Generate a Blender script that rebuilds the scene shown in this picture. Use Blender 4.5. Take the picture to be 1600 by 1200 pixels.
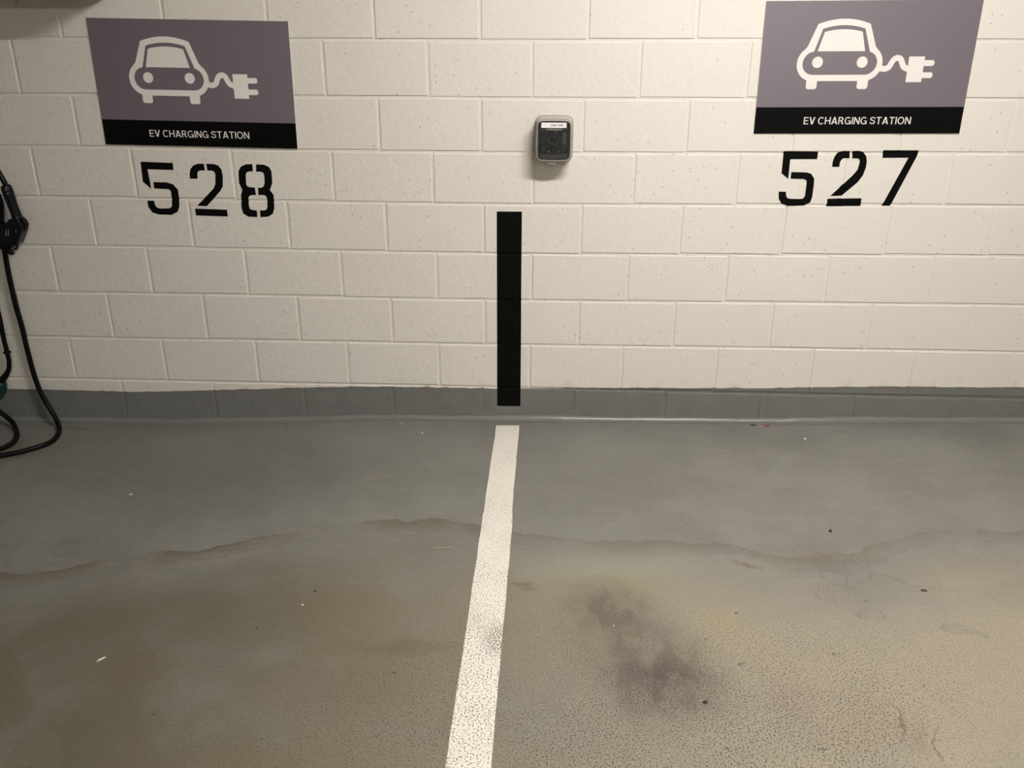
import bpy, bmesh, math, random
from mathutils import Vector, Matrix
from mathutils.geometry import tessellate_polygon

for o in list(bpy.data.objects):
    bpy.data.objects.remove(o, do_unlink=True)
S = bpy.context.scene
COL = S.collection

# ------------------------------------------------------------------ camera
cam = bpy.data.cameras.new('camera')
cam.sensor_fit = 'HORIZONTAL'
cam.sensor_width = 36.0
cam.lens = 1336.9 / 1600 * 36.0
cam.clip_start = 0.05
camo = bpy.data.objects.new('camera', cam)
COL.objects.link(camo)
camo.matrix_world = (Matrix.Translation((0.2805, -3.4845, 1.5995))
                     @ Matrix.Rotation(0.04523, 4, 'Z')
                     @ Matrix.Rotation(1.18385, 4, 'X')
                     @ Matrix.Rotation(0.00194, 4, 'Z'))
S.camera = camo

# ------------------------------------------------------------------ world, exposure
w = bpy.data.worlds.new('garage_ambient')
w.use_nodes = True
w.node_tree.nodes['Background'].inputs[0].default_value = (1.0, 0.93, 0.82, 1)
w.node_tree.nodes['Background'].inputs[1].default_value = 0.02
S.world = w
S.view_settings.view_transform = 'Standard'
S.view_settings.look = 'None'
S.view_settings.gamma = 1.0
S.view_settings.use_curve_mapping = False
S.view_settings.exposure = 0.0
S.cycles.max_bounces = 6
S.cycles.adaptive_threshold = 0.07
S.cycles.adaptive_min_samples = 12

LAMP_COL = (1.0, 0.972, 0.932)
# (x, y, z of the diffuser's underside, strength): main ceiling luminaire, then two unseen ones added for ambient fill
LAMPS = [(1.12, -2.05, 2.88, 190.0), (1.30, -6.4, 2.88, 155.0), (-2.6, -6.4, 2.85, 10.0)]

random.seed(7)

# ------------------------------------------------------------------ helpers
def link(o, parent=None):
    COL.objects.link(o)
    if parent is not None:
        o.parent = parent
    return o

def mesh_obj(name, verts, faces, mat, parent=None, smooth=False):
    me = bpy.data.meshes.new(name)
    me.from_pydata([tuple(v) for v in verts], [], faces)
    me.update()
    if smooth:
        for pl in me.polygons:
            pl.use_smooth = True
    if mat is not None:
        me.materials.append(mat)
    return link(bpy.data.objects.new(name, me), parent)

def bm_obj(name, bm, mat, parent=None, smooth=False, recalc=True):
    if recalc:
        bmesh.ops.recalc_face_normals(bm, faces=bm.faces[:])
    me = bpy.data.meshes.new(name)
    bm.to_mesh(me)
    bm.free()
    if smooth:
        for pl in me.polygons:
            pl.use_smooth = True
    if mat is not None:
        me.materials.append(mat)
    return link(bpy.data.objects.new(name, me), parent)

def empty(name, loc=(0, 0, 0)):
    o = bpy.data.objects.new(name, None)
    o.location = loc
    o.empty_display_size = 0.05
    return link(o)

def tag(o, label, cat, group=None):
    o['label'] = label
    o['category'] = cat
    if group:
        o['group'] = group
    return o

def struct(o):
    o['kind'] = 'structure'
    return o

def add_box(bm, x0, x1, y0, y1, z0, z1, bev=0.0, seg=2):
    r = bmesh.ops.create_cube(bm, size=1.0)
    vs = r['verts']
    for v in vs:
        v.co = Vector(((x0 + x1) / 2 + v.co.x * (x1 - x0), (y0 + y1) / 2 + v.co.y * (y1 - y0), (z0 + z1) / 2 + v.co.z * (z1 - z0)))
    if bev > 0:
        es = list({e for v in vs for e in v.link_edges})
        bmesh.ops.bevel(bm, geom=es, offset=bev, segments=seg, affect='EDGES', profile=0.5)
    return bm

def box_obj(name, b, mat, parent=None, bev=0.0, seg=2):
    bm = bmesh.new()
    add_box(bm, *b, bev=bev, seg=seg)
    return bm_obj(name, bm, mat, parent)

def add_cyl(bm, c, axis, r, h, n=20, r2=None):
    m = Matrix.Translation(Vector(c)) @ Vector(axis).to_track_quat('Z', 'Y').to_matrix().to_4x4()
    bmesh.ops.create_cone(bm, cap_ends=True, segments=n, radius1=r, radius2=r if r2 is None else r2, depth=h, matrix=m)
    return bm

def catmull(pts, n=8):
    P = [Vector(q) for q in pts]
    P = [P[0] * 2 - P[1]] + P + [P[-1] * 2 - P[-2]]
    out = []
    for i in range(1, len(P) - 2):
        a, b, c, d = P[i - 1], P[i], P[i + 1], P[i + 2]
        for k in range(n):
            t = k / n
            out.append(0.5 * ((2 * b) + (c - a) * t + (2 * a - 5 * b + 4 * c - d) * t * t + (3 * b - a - 3 * c + d) * t ** 3))
    out.append(P[-2])
    return out

def tube(pts, rad, sides=14, smooth_n=8, flat=1.0):
    """swept tube along a smooth path; rad is a number or one radius per control point"""
    path = catmull(pts, smooth_n)
    if not isinstance(rad, (int, float)):
        rr = []
        for i in range(len(rad) - 1):
            for k in range(smooth_n):
                t = k / smooth_n
                rr.append(rad[i] * (1 - t) + rad[i + 1] * t)
        rr.append(rad[-1])
    else:
        rr = [rad] * len(path)
    bm = bmesh.new()
    rings = []
    nrm = None
    for i, q in enumerate(path):
        t = (path[min(i + 1, len(path) - 1)] - path[max(i - 1, 0)]).normalized()
        if nrm is None:
            nrm = t.orthogonal().normalized()
        nrm = (nrm - t * nrm.dot(t)).normalized()
        bi = t.cross(nrm)
        rings.append([bm.verts.new(q + (nrm * math.cos(2 * math.pi * k / sides) + bi * math.sin(2 * math.pi * k / sides) * flat) * rr[i]) for k in range(sides)])
    for a, b in zip(rings, rings[1:]):
        for k in range(sides):
            bm.faces.new((a[k], a[(k + 1) % sides], b[(k + 1) % sides], b[k]))
    bm.faces.new(rings[0][::-1])
    bm.faces.new(rings[-1])
    return bm

def lerp_tab(tab, x):
    if x <= tab[0][0]:
        return tab[0][1]
    for (a, va), (b, vb) in zip(tab, tab[1:]):
        if x <= b:
            return va + (vb - va) * (x - a) / (b - a)
    return tab[-1][1]

# ------------------------------------------------------------------ node helpers
class NT:
    def __init__(self, name, rough=0.5, spec=0.5):
        self.mat = bpy.data.materials.new(name)
        self.mat.use_nodes = True
        self.t = self.mat.node_tree
        self.bsdf = self.t.nodes['Principled BSDF']
        self.bsdf.inputs['Roughness'].default_value = rough
        self.bsdf.inputs['Specular IOR Level'].default_value = spec
        self._pos = None

    def n(self, typ, **kw):
        nd = self.t.nodes.new(typ)
        for k, v in kw.items():
            setattr(nd, k, v)
        return nd

    def put(self, sock, v):
        if isinstance(v, bpy.types.NodeSocket):
            self.t.links.new(v, sock)
        elif v is not None:
            if sock.type == 'RGBA' and not isinstance(v, (int, float)) and len(v) == 3:
                v = (*v, 1)
            sock.default_value = v

    def pos(self):
        if self._pos is None:
            self._pos = self.n('ShaderNodeNewGeometry').outputs['Position']
        return self._pos

    def xyz(self, v):
        s = self.n('ShaderNodeSeparateXYZ')
        self.put(s.inputs[0], v)
        return s.outputs

    def m(self, op, a, b=None, c=None, clamp=False):
        nd = self.n('ShaderNodeMath', operation=op, use_clamp=clamp)
        for i, v in enumerate((a, b, c)):
            if v is not None:
                self.put(nd.inputs[i], v)
        return nd.outputs[0]

    def v(self, op, a, b=None):
        nd = self.n('ShaderNodeVectorMath', operation=op)
        self.put(nd.inputs[0], a)
        if b is not None:
            self.put(nd.inputs[1], b)
        return nd.outputs['Value'] if op in ('LENGTH', 'DISTANCE', 'DOT_PRODUCT') else nd.outputs['Vector']

    def noise(self, vec, scale, detail=4, rough=0.55, dist=0.0, dim='2D'):
        nd = self.n('ShaderNodeTexNoise', noise_dimensions=dim)
        self.put(nd.inputs['Vector'], vec)
        nd.inputs['Scale'].default_value = scale
        nd.inputs['Detail'].default_value = detail
        nd.inputs['Roughness'].default_value = rough
        nd.inputs['Distortion'].default_value = dist
        return nd.outputs

    def voro(self, vec, scale, feature='F1', rnd=1.0):
        nd = self.n('ShaderNodeTexVoronoi', feature=feature, voronoi_dimensions='2D')
        self.put(nd.inputs['Vector'], vec)
        nd.inputs['Scale'].default_value = scale
        nd.inputs['Randomness'].default_value = rnd
        return nd.outputs

    def ss(self, x, a, b, lo=0.0, hi=1.0):
        """smoothstep from lo at a to hi at b"""
        nd = self.n('ShaderNodeMapRange', interpolation_type='SMOOTHSTEP')
        self.put(nd.inputs[0], x)
        if a > b:
            a, b, lo, hi = b, a, hi, lo
        for i, q in enumerate((a, b, lo, hi)):
            nd.inputs[1 + i].default_value = q
        return nd.outputs[0]

    def mix(self, f, a, b, blend='MIX'):
        nd = self.n('ShaderNodeMix', data_type='RGBA', blend_type=blend)
        self.put(nd.inputs[0], f)
        self.put(nd.inputs[6], a)
        self.put(nd.inputs[7], b)
        return nd.outputs[2]

    def curve(self, x, pts):
        nd = self.n('ShaderNodeFloatCurve')
        cv = nd.mapping.curves[0]
        cv.points[0].location = pts[0]
        cv.points[1].location = pts[-1]
        for q in pts[1:-1]:
            cv.points.new(*q)
        nd.mapping.update()
        self.put(nd.inputs['Value'], x)
        return nd.outputs[0]

    def bump(self, h, dist, strength=1.0, normal=None):
        nd = self.n('ShaderNodeBump')
        nd.inputs['Strength'].default_value = strength
        nd.inputs['Distance'].default_value = dist
        self.put(nd.inputs['Height'], h)
        if normal is not None:
            self.put(nd.inputs['Normal'], normal)
        return nd.outputs[0]

    def col(self, c):
        self.put(self.bsdf.inputs['Base Color'], c)

    def rgh(self, c):
        self.put(self.bsdf.inputs['Roughness'], c)

    def nrm(self, c):
        self.put(self.bsdf.inputs['Normal'], c)

def plain(name, c, rough=0.5, spec=0.5, metal=0.0, var=0.06, scale=60, bump=0.0):
    t = NT(name, rough, spec)
    t.bsdf.inputs['Metallic'].default_value = metal
    nz = t.noise(t.pos(), scale, 2, dim='3D')[0]
    d = tuple(max(0, q * (1 - var)) for q in c)
    e = tuple(min(1, q * (1 + var)) for q in c)
    t.col(t.mix(nz, d, e))
    if bump:
        t.nrm(t.bump(nz, bump))
    return t.mat

# ------------------------------------------------------------------ materials
FLOOR_TAB = [(-4.4, -.075), (-2.18, -.053), (-1.70, -.050), (-1.34, -.045), (-1.04, -.035), (-.57, -.010), (-.40, -.005),
             (.066, 0.0), (.69, .011), (1.26, .018), (1.81, .036), (2.35, .047), (4.6, .09)]
def floor_z(x):
    return lerp_tab(FLOOR_TAB, x)

PAINT_TAB = [(-4.4, .09), (-2.148, .1065), (-1.91, .108), (-1.673, .105), (-1.318, .1175), (-1.025, .131), (-.734, .145), (-.446, .154),
             (-.161, .1555), (.066, .156), (.404, .163), (.572, .169), (.684, .1715), (1.236, .183), (1.509, .193), (1.78, .2), (2.05, .204), (2.317, .208), (4.6, .235)]

GREY = (0.178, 0.178, 0.165)

def make_wall_paint(name):
    """cream block paint above a hand-cut line, grey floor enamel below it"""
    t = NT(name, 0.5, 0.35)
    x, y, z = t.xyz(t.pos())
    cb = t.n('ShaderNodeCombineXYZ')
    t.put(cb.inputs[0], x)
    t.put(cb.inputs[1], z)
    p = cb.outputs[0]
    xn = t.m('DIVIDE', t.m('ADD', x, 4.4), 9.0)
    ln = t.m('MULTIPLY', t.curve(xn, [((a + 4.4) / 9.0, b * 4) for a, b in PAINT_TAB]), 0.25)
    n14 = t.noise(p, 13, 4)[0]
    d = t.m('SUBTRACT', z, t.m('ADD', ln, t.m('MULTIPLY', t.m('SUBTRACT', n14, 0.5), 0.009)))
    low = t.ss(d, 0.0012, -0.0012)
    big = t.noise(p, 1.9, 2)[0]
    fine = t.noise(p, 75, 3, 0.65)[0]
    cream = t.mix(big, (0.725, 0.682, 0.618), (0.755, 0.712, 0.648))
    cream = t.mix(t.ss(fine, 0.40, 0.78, 0, 0.16), cream, (0.64, 0.59, 0.52))
    # small open pores in the block face, in loose clusters
    vo = t.voro(p, 58)
    clus = t.ss(big, 0.46, 0.62)
    sel = t.m('GREATER_THAN', t.xyz(vo['Color'])[0], t.m('SUBTRACT', 0.993, t.m('MULTIPLY', clus, 0.035)))
    pore = t.m('MULTIPLY', t.ss(t.m('ADD', vo['Distance'], t.m('MULTIPLY', t.m('SUBTRACT', fine, 0.5), 0.3)), 0.26, 0.10), sel)
    cream = t.mix(t.m('MULTIPLY', pore, 0.5), cream, (0.22, 0.19, 0.16))
    # scuffs just over the paint line
    scuff = t.m('MULTIPLY', t.ss(n14, 0.54, 0.70), t.ss(d, 0.06, 0.005))
    cream = t.mix(t.m('MULTIPLY', scuff, 0.25), cream, (0.42, 0.40, 0.38))
    grey = t.mix(n14, tuple(q * 0.86 for q in GREY), tuple(q * 1.14 for q in GREY))
    # bare, browner brushing in the topmost couple of centimetres of enamel
    brush = t.m('MULTIPLY', t.ss(d, -0.03, -0.002), t.ss(n14, 0.42, 0.62))
    grey = t.mix(t.m('MULTIPLY', brush, 0.6), grey, (0.155, 0.135, 0.11))
    t.col(t.mix(low, cream, grey))
    t.rgh(t.ss(low, 0, 1, 0.55, 0.36))
    t.nrm(t.bump(t.noise(p, 30, 5, 0.78)[0], 0.0036, 0.8))
    return t.mat

M_WALL = make_wall_paint('block_wall_paint')

def make_floor():
    t = NT('worn_garage_floor', 0.45, 0.45)
    p = t.pos()
    n1 = t.noise(p, 2.3, 3, 0.6)
    dp = t.v('ADD', p, t.v('MULTIPLY', t.v('SUBTRACT', n1[1], (0.5, 0.5, 0.5)), (0.22, 0.22, 0)))
    dp2 = t.v('ADD', p, t.v('MULTIPLY', t.v('SUBTRACT', t.noise(p, 9, 3, 0.6)[1], (0.5, 0.5, 0.5)), (0.09, 0.09, 0)))
    x, y, z = t.xyz(p)
    def blob(cx, cy, rx, ry, ang=0.0, vec=None, a=1.0, b=0.0):
        q = t.v('SUBTRACT', vec if vec is not None else dp, (cx, cy, 0))
        if ang:
            r = t.n('ShaderNodeVectorRotate', rotation_type='Z_AXIS')
            t.put(r.inputs['Vector'], q)
            r.inputs['Angle'].default_value = -ang
            q = r.outputs[0]
        q = t.v('MULTIPLY', q, (1 / rx, 1 / ry, 0))
        return t.ss(t.v('LENGTH', q), a, b)
    base = t.mix(t.ss(n1[0], 0.3, 0.7), (0.192, 0.184, 0.166), (0.232, 0.225, 0.204))
    base = t.mix(t.m('MULTIPLY', t.ss(t.noise(t.v('MULTIPLY', dp, (1.0, 3.0, 0)), 4.5, 5, 0.7)[0], 0.42, 0.72), 0.45), base, (0.27, 0.255, 0.23))
    # tide line: where cars stop the floor is browner towards the room
    edge = [(-4.4, -1.45), (-1.36, -1.17), (-1.12, -1.09), (-.86, -1.04), (-.66, -.97), (-.40, -.90), (-.25, -.87), (-.07, -.865), (.17, -.94), (.6, -.99),
            (.9, -.99), (1.09, -1.07), (1.22, -1.05), (1.41, -.99), (1.6, -.91), (1.91, -.90), (4.6, -.95)]
    xn = t.m('DIVIDE', t.m('ADD', x, 4.4), 9.0)
    fy = t.m('SUBTRACT', t.m('MULTIPLY', t.curve(xn, [((a + 4.4) / 9.0, (b + 2) / 2) for a, b in edge]), 2.0), 2.0)
    nd = t.xyz(t.v('SUBTRACT', dp2, p))
    d = t.m('ADD', t.m('SUBTRACT', y, fy), t.m('MULTIPLY', nd[1], 0.9))
    cover = t.m('MULTIPLY', t.ss(d, 0.03, -0.42), t.ss(t.noise(dp, 2.1, 4, 0.62)[0], 0.26, 0.62, 0.45, 1.0))
    right = t.ss(x, -0.95, 1.1)
    brown = t.mix(right, (0.118, 0.094, 0.045), (0.355, 0.302, 0.215))
    c = t.mix(t.m('MULTIPLY', cover, 0.84), base, brown)
    # the tide line itself, broken up
    brk = t.ss(t.noise(p, 3.3, 4)[0], 0.28, 0.55)
    ln = t.m('ADD', t.m('MULTIPLY', t.ss(t.m('ABSOLUTE', d), 0.010, 0.0), 0.55), t.m('MULTIPLY', t.ss(d, -0.085, -0.01), t.ss(d, 0.010, 0.0)))
    ln = t.m('ADD', ln, t.m('MULTIPLY', t.ss(t.m('ABSOLUTE', t.m('ADD', d, 0.062)), 0.009, 0.0), 0.6))
    c = t.mix(t.m('MULTIPLY', t.m('MULTIPLY', ln, brk), t.ss(x, -0.2, 0.5, 0.58, 0.36)), c, (0.125, 0.096, 0.052))
    # paler washed patch between white line and tide line, ripples of dried water on the left
    c = t.mix(t.m('MULTIPLY', blob(0.55, -1.12, 0.55, 0.12), 0.4), c, (0.34, 0.33, 0.24))
    wv = t.n('ShaderNodeTexWave', wave_type='RINGS', bands_direction='Z')
    t.put(wv.inputs['Vector'], t.v('SUBTRACT', dp, (-0.72, -1.35, 0)))
    wv.inputs['Scale'].default_value = 9.0
    wv.inputs['Distortion'].default_value = 5.0
    wv.inputs['Detail'].default_value = 3.0
    c = t.mix(t.m('MULTIPLY', t.m('MULTIPLY', t.ss(wv.outputs['Fac'], 0.75, 0.98), blob(-0.45, -1.2, 0.5, 0.24)), 0.24), c, (0.15, 0.125, 0.085))
    # brown and rusty stains, plus dim left-hand light painted in as a wide ellipse
    for cx, cy, rx, ry, an, f, cc in [(-0.12, -1.54, .26, .05, 0.05, .55, (0.14, 0.10, 0.06)), (0.215, -1.245, .075, .022, -.2, .7, (0.15, 0.105, 0.045)),
                                      (-2.02, -0.30, .26, .18, .0, .7, (0.17, 0.14, 0.075)), (-1.84, -0.07, .10, .03, 0, .6, (0.15, 0.12, 0.06)),
                                      (1.12, -1.06, .16, .035, .15, .5, (0.17, 0.125, 0.085)), (1.22, -1.00, .14, .05, .3, .35, (0.18, 0.135, 0.10)),
                                      (0.94, -1.12, .08, .018, -.5, .8, (0.16, 0.11, 0.055)), (0.81, -1.40, .09, .10, 0, .30, (0.36, 0.28, 0.12)),
                                      (1.09, -1.80, .20, .12, .3, .28, (0.36, 0.26, 0.12)), (1.165, -1.79, .010, .10, -.30, .85, (0.12, 0.09, 0.05)), (1.235, -1.86, .008, .11, -.35, .7, (0.12, 0.09, 0.05)), (1.20, -1.84, .03, .10, -.3, .35, (0.17, 0.13, 0.08)), (0.56, -1.23, .14, .07, 0, .4, (0.31, 0.26, 0.11)),
                                      (0.93, -1.72, .14, .12, 0, .3, (0.29, 0.20, 0.15)), (-0.30, -1.75, .35, .16, .2, .35, (0.17, 0.135, 0.09)),
                                      (-0.75, -1.65, .4, .12, .0, .3, (0.17, 0.135, 0.09)), (-1.0, -1.10, .16, .07, .1, .5, (0.165, 0.13, 0.085)),
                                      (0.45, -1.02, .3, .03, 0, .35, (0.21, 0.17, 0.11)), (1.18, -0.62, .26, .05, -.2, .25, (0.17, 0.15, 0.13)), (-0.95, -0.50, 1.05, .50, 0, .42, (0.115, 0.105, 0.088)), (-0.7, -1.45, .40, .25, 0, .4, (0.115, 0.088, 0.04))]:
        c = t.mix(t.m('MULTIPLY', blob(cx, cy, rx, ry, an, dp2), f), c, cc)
    # oil that dripped from parked cars
    oil = t.m('MAXIMUM', t.m('MULTIPLY', blob(0.475, -1.37, .21, .23, 0, dp2, 1.0, 0.15), 0.70), blob(0.60, -1.64, .25, .27, 0.2, dp2))
    oil = t.m('MAXIMUM', oil, t.m('MULTIPLY', blob(0.53, -1.50, .24, .26, 0, dp2), 0.75))
    g = t.noise(p, 210, 2, 0.6)[0]
    oil = t.m('MULTIPLY', t.m('MULTIPLY', oil, t.ss(g, 0.3, 0.65, 0.66, 1.08)), t.ss(t.noise(t.v('MULTIPLY', p, (1.4, 0.8, 0)), 12, 4, 0.65)[0], 0.34, 0.62, 0.55, 1.08))
    c = t.mix(t.m('MULTIPLY', oil, 0.96, clamp=True), c, (0.062, 0.047, 0.037))
    # pits through the coating, more of them under the wheels
    wear = t.m('MULTIPLY', t.ss(y, -1.05, -1.7), t.ss(x, -1.3, 0.6, 0.40, 1.0))
    wear = t.m('MULTIPLY', wear, t.ss(n1[0], 0.25, 0.6, 0.6, 1.0))
    wear = t.m('MULTIPLY', wear, t.ss(x, 1.6, 1.0, 0.45, 1.0))
    pn = t.noise(p, 205, 1.0, 0.5)[0]
    thr = t.m('SUBTRACT', 0.80, t.m('MULTIPLY', t.m('ADD', wear, t.m('MULTIPLY', oil, 0.10)), 0.232))
    pit = t.m('MULTIPLY', t.m('SUBTRACT', pn, thr), 13.0, clamp=True)
    c = t.mix(t.m('MULTIPLY', t.ss(g, 0.42, 0.70), t.ss(y, -0.9, -1.5, 0.10, 0.32)), c, (0.10, 0.082, 0.055))
    c = t.mix(t.m('MULTIPLY', pit, 0.90), c, (0.058, 0.045, 0.030))
    vb = t.voro(dp2, 17)
    bigpit = t.m('MULTIPLY', t.ss(vb['Distance'], 0.13, 0.08), t.m('GREATER_THAN', t.xyz(vb['Color'])[1], t.m('SUBTRACT', 1.0, t.m('MULTIPLY', wear, 0.06))))
    c = t.mix(t.m('MULTIPLY', bigpit, 0.7), c, (0.07, 0.055, 0.04))
    # flaked chips: bare concrete with a darker rim
    chips = None
    rims = None
    for cx, cy, rx, ry, an in [(1.19, -1.17, .038, .042, .2), (1.27, -1.11, .026, .028, 0), (1.15, -1.26, .022, .03, .5), (1.25, -1.36, .035, .022, .2),
                               (1.48, -1.43, .05, .022, -.3), (-1.37, -1.03, .035, .04, 0), (-1.62, -0.99, .05, .03, 0)]:
        b = blob(cx, cy, rx, ry, an, dp2, 1.08, 0.92)
        r = t.m('SUBTRACT', blob(cx, cy, rx * 1.12, ry * 1.12, an, dp2, 1.08, 0.9), b)
        chips = b if chips is None else t.m('MAXIMUM', chips, b)
        rims = r if rims is None else t.m('MAXIMUM', rims, r)
    c = t.mix(t.m('MULTIPLY', chips, 0.45), c, (0.225, 0.205, 0.18))
    c = t.mix(t.m('MULTIPLY', rims, 0.55), c, (0.10, 0.085, 0.065))
    # thin crazed edge lines of peeling coat
    vc = t.n('ShaderNodeTexVoronoi', feature='DISTANCE_TO_EDGE', voronoi_dimensions='2D')
    t.put(vc.inputs['Vector'], dp)
    vc.inputs['Scale'].default_value = 3.2
    cr = t.m('MULTIPLY', t.ss(vc.outputs['Distance'], 0.016, 0.004), t.m('MULTIPLY', t.m('MULTIPLY', blob(1.25, -1.2, .6, .35), brk), 0.45))
    c = t.mix(cr, c, (0.13, 0.11, 0.085))
    c = t.mix(t.ss(g, 0.3, 0.75, 0.0, 0.22), c, (0.13, 0.12, 0.10))
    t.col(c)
    t.rgh(t.m('ADD', t.ss(cover, 0, 1, 0.40, 0.62), t.m('MULTIPLY', t.m('SUBTRACT', n1[0], 0.5), 0.15)))
    h = t.noise(p, 30, 5, 0.78)[0]
    t.nrm(t.bump(h, 0.006, 0.8))
    return t.mat

M_FLOOR = make_floor()

def make_line_paint():
    t = NT('worn_white_line_paint', 0.6, 0.3)
    p = t.pos()
    x, y, z = t.xyz(p)
    c = t.mix(t.noise(p, 5, 5)[0], (0.745, 0.70, 0.62), (0.81, 0.76, 0.68))
    grime = t.m('MULTIPLY', t.ss(t.noise(p, 2.2, 5)[0], 0.45, 0.7), t.ss(y, -0.7, -0.95))
    c = t.mix(t.m('MULTIPLY', grime, 0.3), c, (0.52, 0.44, 0.34))
    t.col(c)
    dp = p
    amt = t.m('ADD', t.ss(y, -0.10, -1.25, 0.105, 0.155), t.ss(y, -1.2, -1.5, 0.0, 0.045))
    amt = t.m('ADD', amt, t.m('MULTIPLY', t.m('SUBTRACT', t.noise(p, 7, 3)[0], 0.5), 0.14))
    hole = t.m('MULTIPLY', t.m('SUBTRACT', t.noise(p, 215, 1.0, 0.5)[0], t.m('SUBTRACT', 0.775, amt)), 12.0, clamp=True)
    hole = t.m('MULTIPLY', hole, 0.85)
    spot = t.ss(t.v('LENGTH', t.v('MULTIPLY', t.v('SUBTRACT', dp, (0.155, -1.50, 0)), (14, 9, 0))), 1.0, 0.2)
    spot = t.m('MULTIPLY', spot, t.ss(t.noise(p, 200, 1)[0], 0.46, 0.56, 0.0, 0.8))
    hole = t.m('MAXIMUM', hole, spot)
    tr = t.n('ShaderNodeBsdfTransparent')
    mx = t.n('ShaderNodeMixShader')
    t.put(mx.inputs[0], hole)
    t.t.links.new(t.bsdf.outputs[0], mx.inputs[1])
    t.t.links.new(tr.outputs[0], mx.inputs[2])
    t.t.links.new(mx.outputs[0], t.t.nodes['Material Output'].inputs['Surface'])
    t.nrm(t.bump(t.noise(p, 90, 4)[0], 0.001, 0.6))
    return t.mat

M_LINE = make_line_paint()
M_ENAMEL = plain('grey_floor_enamel', GREY, 0.30, 0.5, var=0.1, scale=30, bump=0.001)
M_BLACKPAINT = plain('black_wall_paint', (0.0035, 0.0035, 0.0033), 0.6, 0.06, var=0.25, scale=120, bump=0.0006)
M_SIGN = plain('mauve_grey_sign_print', (0.146, 0.120, 0.140), 0.50, 0.95, var=0.03, scale=30)
M_SIGNBLACK = plain('black_sign_print', (0.0028, 0.0028, 0.003), 0.40, 0.10, var=0.1, scale=40)
M_SIGNWHITE = plain('white_sign_print', (0.78, 0.73, 0.69), 0.45, 0.35, var=0.02, scale=30)
M_SIGNEDGE = plain('pale_sign_core', (0.62, 0.58, 0.53), 0.5, 0.4, var=0.05)
M_RUBBER = plain('black_cable_rubber', (0.0035, 0.0035, 0.0038), 0.38, 0.14, var=0.2, scale=200, bump=0.0003)
M_CONN = plain('blue_black_moulded_plastic', (0.0035, 0.0038, 0.0075), 0.24, 0.28, var=0.15, scale=150)
M_CONN2 = plain('black_moulded_plastic', (0.003, 0.003, 0.0033), 0.4, 0.15, var=0.2, scale=150)
M_STEEL = plain('bright_steel', (0.62, 0.61, 0.60), 0.25, 0.5, metal=1.0)
M_GREEN = plain('dark_green_plastic', (0.001, 0.030, 0.016), 0.25, 0.5, var=0.2, scale=80)
M_CABINET = plain('grey_powder_coat', (0.36, 0.36, 0.35), 0.45, 0.4, var=0.05, scale=90, bump=0.0003)
M_CEIL = plain('painted_concrete_ceiling', (0.48, 0.46, 0.43), 0.8, 0.2, var=0.08, scale=4, bump=0.002)
M_SIDEWALL = plain('cream_plain_wall', (0.52, 0.49, 0.44), 0.6, 0.3, var=0.06, scale=3, bump=0.001)
M_HOUSING = plain('white_fixture_metal', (0.78, 0.78, 0.76), 0.4, 0.4, var=0.03)

# ------------------------------------------------------------------ room shell
BW, BH, Z0 = 0.4064, 0.2032, 1.582
X0, X1, YB, CEIL = -4.2, 4.4, -9.0, 3.16
MORTAR = 0.0042

# floor: gently falling to the left along the wall
def build_floor():
    xs = [-4.6 + 0.1 * i for i in range(97)]
    ys = [0.25, 0.0, -0.5, -1, -1.5, -2, -3, -4.5, -6.5, -9.2]
    vs, fs = [], []
    for yy in ys:
        for xx in xs:
            vs.append((xx, yy, floor_z(xx)))
    n = len(xs)
    for j in range(len(ys) - 1):
        for i in range(n - 1):
            fs.append((j * n + i, (j + 1) * n + i, (j + 1) * n + i + 1, j * n + i + 1))
    m = len(vs)
    vs += [(-4.6, 0.25, -0.3), (5.0, 0.25, -0.3), (5.0, -9.2, -0.3), (-4.6, -9.2, -0.3)]
    fs.append((m, m + 1, m + 2, m + 3))
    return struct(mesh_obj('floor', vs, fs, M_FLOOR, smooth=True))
build_floor()

wall = struct(box_obj('wall_back', (X0 - 0.2, X1 + 0.2, MORTAR, 0.22, -0.28, CEIL + 0.2), M_WALL))
struct(box_obj('wall_left', (X0 - 0.2, X0, YB - 0.2, MORTAR, -0.28, CEIL + 0.2), M_SIDEWALL))
struct(box_obj('wall_right', (X1, X1 + 0.2, YB - 0.2, MORTAR, -0.28, CEIL + 0.2), M_SIDEWALL))
struct(box_obj('wall_front', (X0, X1, YB - 0.2, YB, -0.28, CEIL + 0.2), M_SIDEWALL))
struct(box_obj('ceiling', (X0, X1, YB, MORTAR, CEIL, CEIL + 0.2), M_CEIL))

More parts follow.
